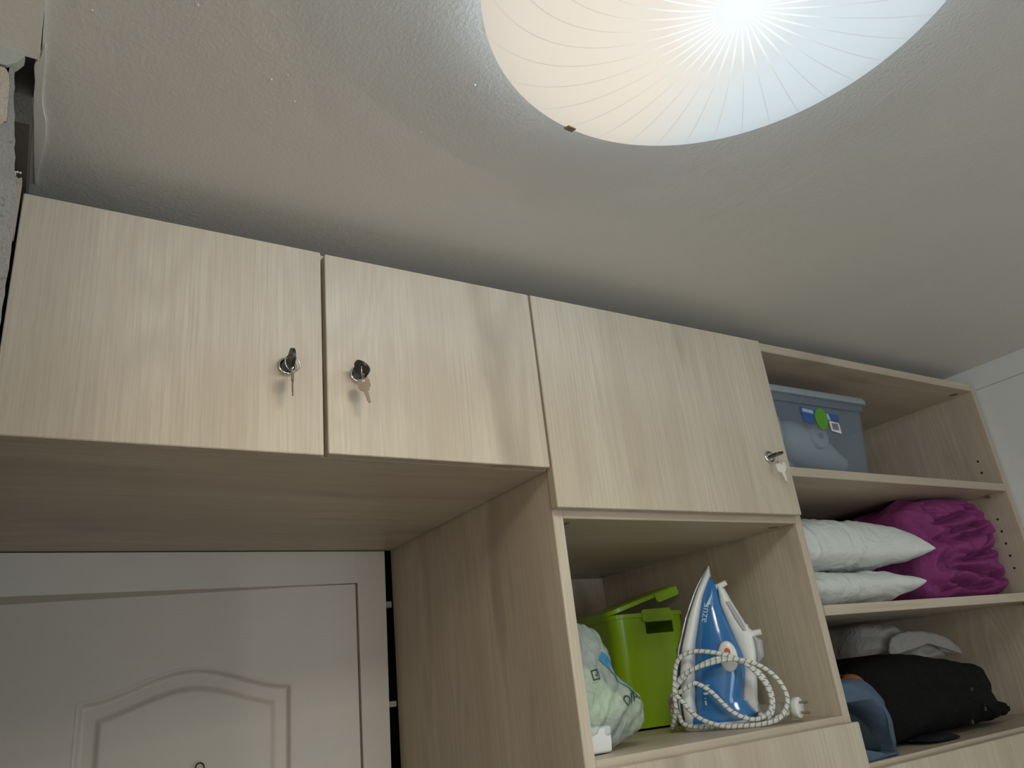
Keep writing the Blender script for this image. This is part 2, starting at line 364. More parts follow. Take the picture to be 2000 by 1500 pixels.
# beading step on the frame round the leaf
# leaf, a few degrees ajar, hinged at the right, with a pressed arched panel
hx, hy = .6335, 1.651; ang = math.atan2(1.745 - 1.651, -.022 - .633); ux, uy = math.cos(ang), math.sin(ang); nx, ny = uy, -ux
if ny > 0: nx, ny = -nx, -ny
WL = .700
def top_curve(d, hw, sh, cr):
    return sh + (cr - sh) * (.5 + .5 * math.cos(PI * min(1, abs(d) / hw)))
def relief(u, z):
    d = u - .3275
    s1 = .192 - abs(d); s2 = top_curve(d, .192, .066, .111) - z
    m = min(s1, s2 * .93)
    if m <= 0: return 0
    t = m
    if t < .004: return .0012 * math.sin(PI * t / .004) - .0008 * t / .004
    if t < .010: return -.0008 - .0062 * (t - .004) / .006
    if t < .032: return -.0070 + .0010 * (t - .010) / .022
    if t < .041: return -.0060 + .0048 * (t - .032) / .009
    return -.0012
zs = [.256 - .0025 * i for i in range(190)]; z = zs[-1]
while z > FL + .05: z -= .08; zs.append(z)
zs.append(FL + .01); us = [WL * i / 250 for i in range(251)]
g = G(); vs = []
for zz in zs:
    for u in us:
        r = 1.5 * (relief(u, zz) if zz > -.6 else relief(u, -.3)); vs.append((hx + ux * u + nx * r, hy + uy * u + ny * r, zz))
nu = len(us); fs = [(k * nu + i, k * nu + i + 1, (k + 1) * nu + i + 1, (k + 1) * nu + i) for k in range(len(zs) - 1) for i in range(nu - 1)]
g.add(vs, fs)
leaf = obj('door_leaf', g, M['door'], dr, smooth=True)
g = G(); T = .038   # edges and back of the leaf
q = lambda u, d, zz: (hx + ux * u - nx * d, hy + uy * u - ny * d, zz)
zt = .256; zb = FL + .01
g.add([q(0, 0, zt), q(WL, 0, zt), q(WL, T, zt), q(0, T, zt), q(0, 0, zb), q(WL, 0, zb), q(WL, T, zb), q(0, T, zb)], [(0, 1, 2, 3), (4, 7, 6, 5), (0, 3, 7, 4), (1, 5, 6, 2), (3, 2, 6, 7)])
obj('leaf_edge', g, M['door'], leaf)
for z0, z1 in ((.2035, .2165), (-.0025, .0085), (-.30, -.289)):
    obj('shim', G().box(.690, 1.656, z0, .7195, 1.70, z1), M['shim'], dr)
# wire hook on the door leaf
hk = [( .3205, -.100), (.3203, -.078), (.3215, -.0665), (.3240, -.0620), (.3285, -.0606), (.3330, -.0622), (.3358, -.0665), (.3368, -.076), (.3362, -.090), (.331, -.100)]
hp = [(x, 1.680, z) for x, z in [tuple(p) for p in spline(hk, 5, False)]]
g = G().tube(hp, .0014, 8)
g.tube([(.3205, 1.680, -.100), (.3205, 1.690, -.103), (.3215, 1.6945, -.105)], .0014, 8)
tag(obj('wall_hook', g, M['wire'], smooth=True), 'small dark wire hook on the white panel door', 'hook')

# ------------------------------------------------------------------ wardrobe units
def lock(door, x, z, y=.98):
    g = G(); prof = [(.0001, 0), (.0140, 0), (.0140, .0018), (.0125, .0038), (.0108, .0042), (.0098, .0026), (.0098, .0020)]
    n = 32
    g.rings([[(x + r * math.cos(2 * PI * k / n), y - d, z + r * math.sin(2 * PI * k / n)) for k in range(n)] for r, d in prof], cap=False)
    g2 = G().rings([[(x + r * math.cos(2 * PI * k / n), y - d, z + r * math.sin(2 * PI * k / n)) for k in range(n)] for r, d in ((.0001, .0044), (.0082, .0044), (.0088, .0036), (.0088, 0))], cap=False)
    g.v += []; b = g.add(g2.v, g2.f)
    o = obj('cam_lock', g, M['chrome'], door, smooth=True, auto=40); return o
def fitting(parent, x, y, z, r=.0105):
    g = G().lathe([(.0001, z - .0012), (r * .8, z - .0012), (r, z - .0004), (r, z + .001)], (x, y), 24); obj('fitting_cap', g, M['fitting'], parent)

ov = thing('overhead_cabinet', 'pale ash overhead cabinet with two keyed doors above the white door', 'cabinet', (.34, 1.32, .328))
board('bottom_panel', -.040, 1.000, .3285, .7195, 1.65, .3465, 'X', ov)
board('top_panel', -.022, 1.000, .637, .7020, 1.65, .655, 'X', ov)
board('side_panel', -.040, 1.000, .3465, -.022, 1.65, .655, 'Z', ov)
board('side_panel', .7020, 1.000, .3465, .7195, 1.65, .655, 'Z', ov)
board('divider', .331, 1.000, .3465, .349, 1.64, .637, 'Z', ov)
board('back_panel', -.022, 1.636, .3465, .7020, 1.649, .637, 'X', ov)
d1 = board('door', -.0455, .98, .3255, .3372, .998, .6465, 'Z', ov); lock(d1, .2865, .4505)
d2 = board('door', .3440, .98, .3285, .7125, .998, .6455, 'Z', ov); lock(d2, .3905, .4505)
obj('corner_chip', G().prism([(0, 0), (.010, 0), (.007, .006)], lambda a, b: (.3275 + a, .999, .3290 + b * .3), lambda a, b: (.3275 + a, .9995 - .0015, .3270 + b * .3)), M['whiteplaster'], ov)

md = thing('wardrobe_unit', 'middle wardrobe unit with one keyed upper door and an open niche holding the iron', 'wardrobe', (1.02, 1.32, FL))
board('side_panel', .7200, 1.000, FL, .7400, 1.65, .655, 'Z', md)
board('side_panel', 1.3120, 1.000, FL, 1.3320, 1.65, .655, 'Z', md)
board('top_panel', .7400, 1.000, .637, 1.3120, 1.65, .655, 'X', md)
board('shelf', .7400, 1.000, .2505, 1.3120, 1.636, .2705, 'X', md)
board('shelf', .7400, 1.000, -.1250, 1.3120, 1.636, -.1050, 'X', md)
board('back_panel', .7400, 1.637, FL, 1.3120, 1.649, .637, 'Z', md)
d3 = board('door', .7175, .98, .2635, 1.3110, .998, .6460, 'Z', md); lock(d3, 1.2530, .3785)
board('lower_door', .7260, .98, -1.66, 1.3260, .998, -.1175, 'Z', md)
for x, y in ((.766, 1.035), (1.286, 1.035), (1.286, 1.60), (.766, 1.60)): fitting(md, x, y, .2505)

rt = thing('shelf_unit', 'right wardrobe unit with three open shelves of bedding and clothes', 'wardrobe', (1.77, 1.32, FL))
RX = 2.196
board('side_panel', RX, 1.000, FL, 2.2145, 1.65, .655, 'Z', rt)
board('side_panel', 1.3325, 1.004, FL, 1.3345, 1.65, .655, 'Z', rt, bevel=0)
board('top_panel', 1.3345, 1.000, .635, RX, 1.65, .655, 'X', rt)
for z in (.3505, .0710): board('shelf', 1.3345, 1.000, z, RX, 1.636, z + .0195, 'X', rt)
board('shelf', 1.3345, 1.000, -.2100, RX, 1.636, -.1905, 'X', rt)
board('back_panel', 1.3345, 1.637, FL, RX, 1.649, .635, 'Z', rt)
board('lower_door', 1.3400, .98, -1.66, 2.2120, .998, -.1985, 'Z', rt)
fitting(rt, 2.168, 1.035, .635); fitting(rt, 1.37, 1.035, .635)
for y, zz in ((1.045, (.445, .413, .285, .253, .221, .189, .157)),):
    for z in zz:
        n = 12; obj('peg_hole', G().rings([[(RX - dx, y + r * math.cos(2 * PI * k / n), z + r * math.sin(2 * PI * k / n)) for k in range(n)] for dx, r in ((.0002, .0032), (.0006, .0030), (.0006, .0001))], cap=False), M['hole'], rt)
for y, z in ((1.045, .3495), (1.045, .070)):
    obj('shelf_pin', G().cyl((RX, y, z - .004), (RX - .012, y, z - .004), .0035, 12), M['fitting'], rt, smooth=True, auto=40)

# ------------------------------------------------------------------ keys
def keyset(label, x, z, bow_dir, spare_yaw, spare_tilt, ring_yaw, metal='brass'):
    """bow_dir: angle in the door plane of the bow's height axis"""
    t = thing('key_set', label, 'keys', (x, .962, z), 'keys in the wardrobe locks')
    wa = Vector((math.cos(bow_dir), 0, math.sin(bow_dir))); no = Vector((-math.sin(bow_dir), 0, math.cos(bow_dir))); out = Vector((0, -1, 0)); o0 = Vector((x, .9755, z))
    pr = [(.000, -.0075), (.005, -.0095), (.012, -.0095), (.019, -.0090), (.026, -.0065), (.031, -.001), (.032, .006), (.029, .013), (.023, .0165), (.017, .0155), (.011, .0125), (.005, .0115), (.0035, .0095), (.005, .0075), (.000, .0070)]
    g = G(); P = [tuple(p) for p in spline(pr, 4)]
    g.prism(P, lambda a, b: o0 + out * a + wa * b + no * .0021, lambda a, b: o0 + out * a + wa * b - no * .0021)
    obj('key_bow', g, M['black'], t, bevel=.0005)
    g = G(); a = o0 - no * .0011 - wa * .0038; b = o0 + no * .0011 + wa * .0038
    pts = [o0 - out * .0045 * q + wa * .0036 * s + no * .0010 * r for q in (0, 1) for s in (-1, 1) for r in (-1, 1)]
    g.add([tuple(p) for p in pts], [(0, 1, 3, 2), (4, 6, 7, 5), (0, 4, 5, 1), (2, 3, 7, 6), (0, 2, 6, 4), (1, 5, 7, 3)]); obj('key_blade', g, M['brass'], t)
    hole = o0 + out * .022 + wa * .004
    rv = Vector((math.cos(ring_yaw), math.sin(ring_yaw), 0)); R = .0118; rc = hole + Vector((0, 0, -R + .002)) 
    g = G().tube([rc + rv * R * math.cos(2 * PI * k / 40) + Vector((0, 0, R)) * math.sin(2 * PI * k / 40) for k in range(40)], .0007, 8, closed=True)
    obj('split_ring', g, M['chrome'], t, smooth=True)
    top = rc + Vector((0, 0, -R)); sy = Vector((math.cos(spare_yaw), math.sin(spare_yaw), 0)); dn = (Vector((0, 0, -1)) + sy * spare_tilt).normalized(); sw = (sy + Vector((0, 0, 1)) * spare_tilt).normalized(); sn = dn.cross(sw)
    k0 = top - dn * .003
    head = [(-.0058, 0), (.0050, .0), (.0072, .003), (.0072, .0125), (.0045, .0165), (.0042, .0185), (.0022, .0190), (.0020, .0370), (.0008, .0385), (-.0012, .0372), (-.0014, .0335), (-.0022, .0325), (-.0014, .0305), (-.0024, .0280), (-.0016, .0260), (-.0024, .0240), (-.0024, .0195), (-.0060, .0170), (-.0074, .0125), (-.0074, .0025)]
    slot = [(.0012 * math.cos(2 * PI * k / 8) * 2.2, .0038 + .0012 * math.sin(2 * PI * k / 8)) for k in range(8)]
    g = G().prism(head, lambda a, b: k0 + sw * a * 1.22 + dn * b + sn * .0009, lambda a, b: k0 + sw * a * 1.22 + dn * b - sn * .0009)
    sp = obj('spare_key', g, M[metal], t, bevel=.0002)
    g = G().prism(slot, lambda a, b: k0 + sw * a + dn * b + sn * .00105, lambda a, b: k0 + sw * a + dn * b - sn * .00105)
    obj('key_slot', g, M['whiteplaster'], sp)
    return t
keyset('black bow key turned edge-on with spare key in the leftmost cabinet door lock', .2865, .4505, math.radians(93), math.radians(65), .03, math.radians(20))
keyset('black bow key seen broadside with spare key in the second cabinet door lock', .3905, .4505, math.radians(146), math.radians(-20), .22, math.radians(60))
keyset('black bow key with ring in the lock of the third, widest cabinet door', 1.2530, .3785, math.radians(188), math.radians(-52), .10, math.radians(60), 'palekey')

# ------------------------------------------------------------------ ceiling lamp
LX, LY, LZ = .547, .334, .640; LR = .2537
lamp = thing('ceiling_lamp', 'large round frosted glass ceiling lamp with swirling lines, lit', 'lamp', (LX, LY, .600))
def glass():
    t = NT('lit frosted glass with swirled lines'); tc = t.n('TexCoord'); sp = t.n('SeparateXYZ'); t.l(tc.outputs['Object'], sp.inputs[0])
    x, y = sp.outputs[0], sp.outputs[1]
    r = t.math('DIVIDE', t.math('SQRT', t.math('ADD', t.math('MULTIPLY', x, x), t.math('MULTIPLY', y, y))), LR)
    a = t.math('ARCTAN2', y, x)
    k_ = t.math('MULTIPLY', t.math('SUBTRACT', 1, t.math('COSINE', t.math('SUBTRACT', a, .35))), .5)
    tw = t.math('MULTIPLY', t.math('MULTIPLY', t.math('MULTIPLY', k_, k_), .75), t.math('MULTIPLY', r, r))
    sw = t.math('MULTIPLY', t.math('SUBTRACT', a, tw), 44 / (2 * PI))
    ph = t.math('ABSOLUTE', t.math('SUBTRACT', t.math('FRACT', sw), .5))          # .5 at a line
    inner = t.math('SUBTRACT', 1, t.math('MULTIPLY', r, 2.2), True)
    wdt = t.math('ADD', t.math('MULTIPLY', inner, .20), .026)
    line = t.math('GREATER_THAN', ph, t.math('SUBTRACT', .5, wdt))
    line = t.math('MULTIPLY', line, t.math('MULTIPLY', t.math('GREATER_THAN', r, .10), 1))
    # two led boards behind the glass: one warm, one cool
    side = t.n('MapRange', _interpolation_type='SMOOTHSTEP'); side.inputs[1].default_value = -.07; side.inputs[2].default_value = .11
    t.l(t.math('SUBTRACT', t.math('MULTIPLY', x, .95), t.math('MULTIPLY', y, .35)), side.inputs[0])
    col = t.mix(side.outputs[0], srgb(243, 233, 217), srgb(220, 233, 238))
    hotc = t.ramp(t.math('MULTIPLY', r, 1.0), [(0, (1, 1, 1)), (.09, (.75,) * 3), (.30, (.10,) * 3), (.6, (0,) * 3)])
    col = t.mix(hotc, col, (1.0, 1.08, 1.1, 1))
    fall = t.ramp(r, [(0, (1,) * 3), (.55, (.97,) * 3), (.85, (.88,) * 3), (1, (.78,) * 3)])
    col = t.mix(1.0, col, fall, 'MULTIPLY')
    bright = t.mix(t.math('MULTIPLY', line, t.ramp(r, [(.2, (.9,) * 3), (.5, (0,) * 3)])), col, (1.05, 1.1, 1.1, 1))
    dark = t.mix(t.math('MULTIPLY', line, t.ramp(r, [(.30, (.02,) * 3), (.5, (.30,) * 3), (.8, (.34,) * 3), (1, (.10,) * 3)])), bright, (.38, .38, .34, 1))
    e = t.n('Emission'); e.inputs[1].default_value = .49; t.l(dark, e.inputs[0])
    t.l(e.outputs[0], t.out.inputs[0]); return t.m
SWIRL = 3.0
n = 192; prof = []
for i in range(34):
    r = i / 33; prof.append((max(.0003, r * LR), .600 + .040 * r ** 2.0))
rs = []
def dish_ring(r, z):
    return [(LX + r * math.cos(2 * PI * k / n), LY + r * math.sin(2 * PI * k / n), z) for k in range(n)]
g = G().rings([dish_ring(r, z) for r, z in prof] + [dish_ring(LR + .0015, .6425), dish_ring(LR - .001, .6445)] + [dish_ring(max(.0003, r), z + .0035) for r, z in reversed(prof[:-1])], cap=False)
obj('glass_dish', g, glass(), lamp, smooth=True)
obj('mounting_plate', G().lathe([(.0005, .662), (.150, .662), (.158, .668), (.158, CZ + .002), (.0005, CZ + .002)], (LX, LY), 64), M['whiteplastic'], lamp)
def glow_band():
    t = NT('added rim glow band'); e = t.n('Emission'); e.inputs[0].default_value = (.56, .78, 1, 1); e.inputs[1].default_value = 16.0; t.l(e.outputs[0], t.out.inputs[0]); return t.m
obj('glow_band', G().lathe([(.160, .672), (.160, .698)], (LX, LY), 64), glow_band(), lamp, smooth=True)  # unseen glowing band, added to brighten the ceiling around the lamp rim
a0 = math.atan2(.541 * 1.07 - LY, .489 * 1.07 - LX)
for k in range(3):
    a = a0 + 2 * PI * k / 3; e1 = Vector((math.cos(a), math.sin(a), 0)); e2 = Vector((-math.sin(a), math.cos(a), 0)); c0 = Vector((LX, LY, 0))
    g = G().prism([(LR - .006, .6365), (LR + .0025, .6380), (LR + .0025, .650), (.16, .672), (.16, .669), (LR - .006, .647)], lambda p, q: c0 + e1 * p + e2 * .006 + Vector((0, 0, q)), lambda p, q: c0 + e1 * p - e2 * .006 + Vector((0, 0, q)))
    obj('clip', g, M['fitting'], lamp)

# ------------------------------------------------------------------ storage box and hair dryer
def rrect(cx, cy, hx_, hy_, r, z, n=6):
    out = []
    for qx, qy, a0 in ((1, 1, 0), (-1, 1, 90), (-1, -1, 180), (1, -1, 270)):
        for k in range(n + 1):
            a = math.radians(a0 + 90 * k / n); out.append((cx + qx * (hx_ - r) + r * math.cos(a), cy + qy * (hy_ - r) + r * math.sin(a), z))
    return out
SX, SY = 1.5725, 1.235
sb = thing('storage_box', 'frosted blue-grey plastic storage box with lid on the top shelf', 'box', (SX, SY, .370))
rs = []
for z in (.3712, .376, .42, .50, .548): k = (z - .37) / .18; rs.append(rrect(SX, SY, .166 + .018 * k, .160 + .015 * k, .022, z))
body = rs + [rrect(SX, SY, .1895, .1815, .024, .549), rrect(SX, SY, .1895, .1815, .024, .566)]
inner = [rrect(SX, SY, .1870, .1790, .022, .566)] + [[(p[0] * .985 + SX * .015, p[1] * .985 + SY * .015, max(p[2], .3735)) for p in r_] for r_ in reversed(rs)]
g = G().rings(body + inner, cap=False); bn = len(body) * 28
g.f.append(tuple(range(27, -1, -1))); g.f.append(tuple(range(len(g.v) - 28, len(g.v))))
obj('box_body', g, M['boxbody'], sb, smooth=True, auto=35)
g = G().rings([rrect(SX, SY, .1935, .1855, .026, .5665), rrect(SX, SY, .197, .189, .028, .5675), rrect(SX, SY, .198, .190, .028, .576), rrect(SX, SY, .195, .187, .028, .5835), rrect(SX, SY, .180, .172, .024, .584), rrect(SX, SY, .176, .168, .024, .579)])
obj('lid', g, M['boxlid'], sb, smooth=True, auto=35)
def lab(name, pts, mat, parent, th=.0008, k=0):
    yf = lambda z: SY - .160 - .015 * (z - .37) / .18 - .0006 - k
    return obj(name, G().prism(pts, lambda x, z: (x, yf(z) - th, z), lambda x, z: (x, yf(z), z)), mat, parent)
lb = lab('label', [(1.507, .543), (1.645, .534), (1.645, .516), (1.507, .525)], M['labelblue'], sb)
lab('label_patch', [(1.513, .5395), (1.551, .5370), (1.551, .5290), (1.513, .5315)], M['labelpale'], lb, k=.0008)
lab('label_patch', [(1.510, .524), (1.550, .5215), (1.550, .504), (1.512, .506)], M['labelblue'], lb).name
lab('label_patch', [(1.612 - .012, .534), (1.618 - .012, .534), (1.625 - .012, .519), (1.607 - .012, .519)], M['labelpale'], lb, k=.0008)
gp = [(1.578 + .026 * math.cos(a) * (.85 if math.sin(a) < 0 else .9), .519 + (.027 if math.sin(a) < 0 else .026) * math.sin(a)) for a in [2 * PI * k / 24 for k in range(24)]]
lab('label_patch', gp, M['labelgreen'], lb, k=.0009)
tgp = lab('barcode_tag', [(1.603, .5165), (1.640, .5130), (1.6435, .487), (1.607, .492)], M['carton'], sb, k=.0018)
for i in range(7):
    x0 = 1.6115 + i * .0034; lab('bar', [(x0, .511), (x0 + (.0014 if i % 2 else .0024), .511), (x0 + (.0014 if i % 2 else .0024) + .001, .495), (x0 + .001, .495)], M['labelgrey'], tgp, k=.0027)
# white hair dryer lying in the box, seen through its wall
HY = 1.125
hd = thing('hair_dryer', 'white hair dryer inside the frosted storage box', 'hair dryer', (1.58, HY, .376))
ax = Vector((.955, -.02, -.295)).normalized(); c0 = Vector((1.554, HY + .012, .486)); uu = Vector((0, 1, 0)); vv = ax.cross(uu)
rs = []
for t_, r_ in ((-.052, .004), (-.050, .024), (-.040, .038), (-.02, .046), (.0, .0485), (.03, .048), (.06, .045), (.10, .038), (.14, .026), (.165, .020), (.175, .019), (.175, .014)):
    rs.append([c0 + ax * t_ + (uu * math.cos(2 * PI * k / 28) * .9 + vv * math.sin(2 * PI * k / 28)) * r_ for k in range(28)])
obj('barrel', G().rings(rs), M['whiteplastic'], hd, smooth=True)
n = 32; cc = (1.592, HY - .032, .486)
g = G().rings([[(cc[0] + r * math.cos(2 * PI * k / n), cc[1] - d, cc[2] + r * math.sin(2 * PI * k / n)) for k in range(n)] for r, d in ((.030, -.02), (.031, .004), (.029, .008), (.012, .010), (.009, .007), (.0003, .007))], cap=False)
obj('side_disc', g, M['carton'], hd, smooth=True, auto=50)
obj('disc_hub', G().cyl((cc[0], cc[1] - .006, cc[2]), (cc[0], cc[1] - .012, cc[2]), .0075, 20), M['greyplastic'], hd)
g = G(); hs = []
for i in range(9):
    t_ = i / 8; p = Vector((1.548 - .03 * t_, HY + .03 + .10 * t_, .435 - .04 * t_)); rr = .018 - .002 * t_
    hs.append([p + Vector((rr * math.cos(2 * PI * k / 14) * .8, 0, rr * math.sin(2 * PI * k / 14))) for k in range(14)])
obj('grip', G().rings(hs), M['whiteplastic'], hd, smooth=True)
g = G().tube([tuple(p) for p in spline([(1.452, 1.10, .470), (1.462, 1.10, .485), (1.468, 1.10, .505), (1.466, 1.10, .525), (1.470, 1.10, .480), (1.452, 1.10, .462), (1.440, 1.12, .40)], 8, False)], .0055, 8)
obj('cable', g, M['whiteplastic'], hd, smooth=True)

# ------------------------------------------------------------------ pillows
def pillow(label, cx, cy, cz, a, b, tu, td, seed, rot=0, droop=0, hp=.36, hx=2):
    NU, NV = 64, 56; g = G(); top = []; bot = []
    for side in (1, -1):
        for j in range(NV + 1):
            for i in range(NU + 1):
                X = math.sin((i / NU - .5) * PI) ; Y = math.sin((j / NV - .5) * PI)
                h = max(0, 1 - abs(X) ** hx) ** hp * max(0, 1 - Y ** 6) ** .5
                px = X * a * (1 - .10 * (1 - Y * Y)); py = Y * b * (1 - .10 * (1 - X * X))
                ed = (1 - abs(X) ** 6) * (1 - abs(Y) ** 6)
                wr = (.0070 * nz(px, py, 0, 18, seed) + .0050 * nz(px * .6 + py, py * .4 - px, 1, 45, seed)) * ed + .0030 * math.sin((px * 1.0 + py * .5) * 70 + 4 * nz(px, py, 2, 9, seed)) * math.exp(-((abs(Y) - .85) / .18) ** 2) * ed
                z = (tu if side > 0 else -td) * h + wr * side + droop * (X * X)
                ca, sa = math.cos(rot), math.sin(rot); g.v.append((cx + px * ca - py * sa, cy + px * sa + py * ca, cz + z))
    n1 = (NU + 1) * (NV + 1); row = NU + 1
    for s_ in (0, 1):
        for j in range(NV):
            for i in range(NU):
                b0 = s_ * n1 + j * row + i; g.f.append((b0, b0 + 1, b0 + row + 1, b0 + row))
    return tag(obj('pillow', g, M['pillow'], smooth=True), label, 'pillow', 'white pillows on the middle shelf')
def weld(o, d=.0008):
    bm = bmesh.new(); bm.from_mesh(o.data); bmesh.ops.remove_doubles(bm, verts=bm.verts[:], dist=d); bmesh.ops.recalc_face_normals(bm, faces=bm.faces[:]); bm.to_mesh(o.data); bm.free()
weld(pillow('plump white pillow lying on top of another pillow beside the purple blanket', 1.598, 1.262, .2080, .256, .222, .086, .030, 3, hp=.42, hx=3.6))
weld(pillow('flat white pillow at the bottom, directly on the shelf under the plump one', 1.562, 1.270, .1345, .222, .225, .038, .040, 9, hp=.24))

# ------------------------------------------------------------------ generic soft lump: outline in x-z, real depth front and back
def lump(name, outline, yf, df, db, mat, fold=None, parent=None, p=2.6, ks=6, NR=26, rag=0, cen=None, side=0):
    """closed body: rounded front bulging to yf, back reaching yf+df+db"""
    P = spline(outline, ks); n = len(P)
    cx = cen[0] if cen else sum(q[0] for q in P) / n; cz = cen[1] if cen else sum(q[1] for q in P) / n
    if rag: P = [Vector((q[0] + rag * nz(q[0], q[1], 0, 120), q[1] + rag * nz(q[1], q[0], 5, 120))) for q in P]
    def front(x, z, r): return yf + df * (1 - max(0, 1 - r ** p) ** (1 / p)) - (fold(x, z) * (1 - r ** 6) if fold else 0)
    rings = []
    for k in range(NR + 1):
        r = max(.002, math.sin(k / NR * PI / 2)); rings.append([(cx + (q[0] - cx) * r, front(cx + (q[0] - cx) * r, cz + (q[1] - cz) * r, r), cz + (q[1] - cz) * r) for q in P])
    for k in range(1, 25):
        t = k / 24; s_ = 1 - .05 * t - (.25 * max(0, t - .7) / .3); rings.append([(cx + (q[0] - cx) * s_, yf + df + db * t + .004 * nz(q[0], t, q[1], 20), cz + (q[1] - cz) * s_ + (side * nz(q[0] * 6, t * 3.2, q[1] * 6) * min(1, (q[1] - cz) * 20) * (q[1] > cz))) for q in P])
    return obj(name, G().rings(rings), mat, parent, smooth=True)
def seg_d(x, z, pl):
    best = 9
    for (x0, z0), (x1, z1) in zip(pl, pl[1:]):
        dx, dz = x1 - x0, z1 - z0; t = max(0, min(1, ((x - x0) * dx + (z - z0) * dz) / (dx * dx + dz * dz + 1e-9))); d = math.hypot(x - x0 - dx * t, z - z0 - dz * t); best = min(best, d)
    return best
CR = [[(1.9034, .3188), (1.9116, .2785), (1.965, .2823), (2.0254, .2953), (2.0628, .3036), (2.09, .2938), (2.085, .2725), (2.0276, .2627), (1.9214, .2414), (1.8796, .2383)], [(1.8796, .2383), (1.8564, .2049)], [(1.8883, .2271), (1.9959, .2361), (2.1062, .2547)], [(1.885, .1854), (1.99, .1817), (2.1154, .207)], [(1.8793, .1663), (1.9767, .1593), (2.0487, .1468), (2.1551, .139)], [(1.8402, .14), (1.8698, .1233), (1.9076, .1115)], [(2.0387, .3181), (2.105, .3184), (2.1412, .2946), (2.1447, .255)], [(1.83, .300), (1.86, .27), (1.87, .24)], [(1.90, .135), (2.0, .118), (2.12, .122)]]
CR = [[tuple(q) for q in spline(c, 4, False)] for c in CR]
def plush_fold(x, z):
    v = 0
    for c in CR:
        d = seg_d(x, z, c); v += -.034 * math.exp(-(d / .007) ** 2) + .013 * math.exp(-((d - .018) / .011) ** 2)
    wx = x + .03 * nz(x, z, 4, 12); wz = z + .03 * nz(z, x, 7, 12)
    return v - .023 * math.exp(-(nz(wx * .7, wz * 1.6, 0, 15, 2) / .11) ** 2) + .006 * nz(x, z, 0, 16, 2) + .0018 * nz(x, z, 0, 60, 2)
o = lump('blanket', [(1.838, .296), (1.85, .315), (1.885, .331), (1.96, .343), (2.05, .3475), (2.130, .3440), (2.155, .325), (2.163, .295), (2.180, .262), (2.187, .240), (2.172, .215), (2.180, .190), (2.190, .150), (2.189, .115), (2.165, .0985), (2.05, .0945), (1.95, .0940), (1.88, .0940), (1.850, .105), (1.845, .18)], 1.045, .07, .32, M['plush'], plush_fold, p=3.2, NR=70, ks=8, side=.03)
tag(o, 'purple plush blanket folded and rolled on the middle shelf', 'blanket')

# ------------------------------------------------------------------ clothes on the lower shelf
def jf(x, z): return .009 * nz(x, z, 0, 9, 4) + .004 * nz(x, z, 0, 28, 4) - .010 * math.exp(-((z + .10 + .12 * (x - 1.8)) / .006) ** 2) * .5
jk = thing('jacket', 'black jacket folded in a heap on the lower shelf', 'jacket', (1.79, 1.25, -.19))
lump('jacket_body', [(1.535, -.045), (1.56, -.026), (1.66, -.012), (1.75, -.018), (1.83, -.030), (1.93, -.046), (1.995, -.060), (2.010, -.088), (2.018, -.118), (2.028, -.160), (2.020, -.181), (1.96, -.184), (1.85, -.184), (1.755, -.184), (1.694, -.187), (1.62, -.1885), (1.547, -.1885), (1.520, -.15), (1.520, -.09)], 1.045, .10, .30, M['blackcloth'], jf, parent=jk, rag=.004, p=2.4, NR=40)
lump('collar', [(1.995, -.142), (2.012, -.146), (2.026, -.148), (2.030, -.154), (2.044, -.160), (2.038, -.170), (2.012, -.176), (1.99, -.165)], 1.08, .02, .05, M['blackcloth'], None, parent=jk, rag=.003, NR=10)
lump('hem', [(1.60, -.182), (1.66, -.176), (1.70, -.180), (1.722, -.1875), (1.690, -.1895), (1.64, -.1895)], 1.025, .02, .05, M['navy'], None, parent=jk, NR=10)
for x, z in ((1.835, -.105), (1.865, -.148), (1.80, -.168)):
    obj('snap', G().cyl((x, 1.052, z), (x, 1.046, z), .005, 14), M['black'], jk)
dn_ = thing('jeans', 'folded blue-grey denim with a turned cuff at the left end of the lower shelf', 'trousers', (1.44, 1.10, -.19))
def df_(x, z): return .008 * math.sin((x * .8 + z) * 90) * .5 + .004 * nz(x, z, 0, 30, 1)
lump('denim_fold', [(1.335, -.055), (1.385, -.048), (1.45, -.050), (1.487, -.075), (1.506, -.100), (1.498, -.122), (1.507, -.160), (1.510, -.186), (1.496, -.1885), (1.482, -.150), (1.455, -.118), (1.42, -.098), (1.38, -.088), (1.337, -.086)], 1.022, .04, .08, M['denim'], df_, parent=dn_, cen=(1.455, -.088), NR=18)
lump('cuff', [(1.338, -.165), (1.40, -.176), (1.43, -.184), (1.465, -.184), (1.470, -.1885), (1.44, -.1900), (1.338, -.1900)], 1.006, .015, .10, M['denim'], None, parent=dn_, NR=10)
lump('lining', [(1.338, -.095), (1.39, -.100), (1.43, -.118), (1.458, -.150), (1.478, -.184), (1.44, -.186), (1.338, -.172)], 1.040, .03, .07, M['teal'], None, parent=dn_, NR=12)
o = lump('sweater', [(1.336, -.01), (1.40, .006), (1.47, .004), (1.512, -.015), (1.516, -.09), (1.510, -.18), (1.44, -.188), (1.336, -.188)], 1.16, .06, .22, M['navy'], jf, NR=16)
tag(o, 'dark navy clothing heaped behind the blue denim on the lower shelf', 'clothes')
o = lump('shirt', [(1.435, -.050), (1.455, -.040), (1.478, -.046), (1.492, -.064), (1.485, -.078), (1.470, -.070), (1.45, -.060)], 1.055, .02, .06, M['orange'], None, NR=8)
tag(o, 'small bit of orange cloth showing above the blue denim', 'cloth')
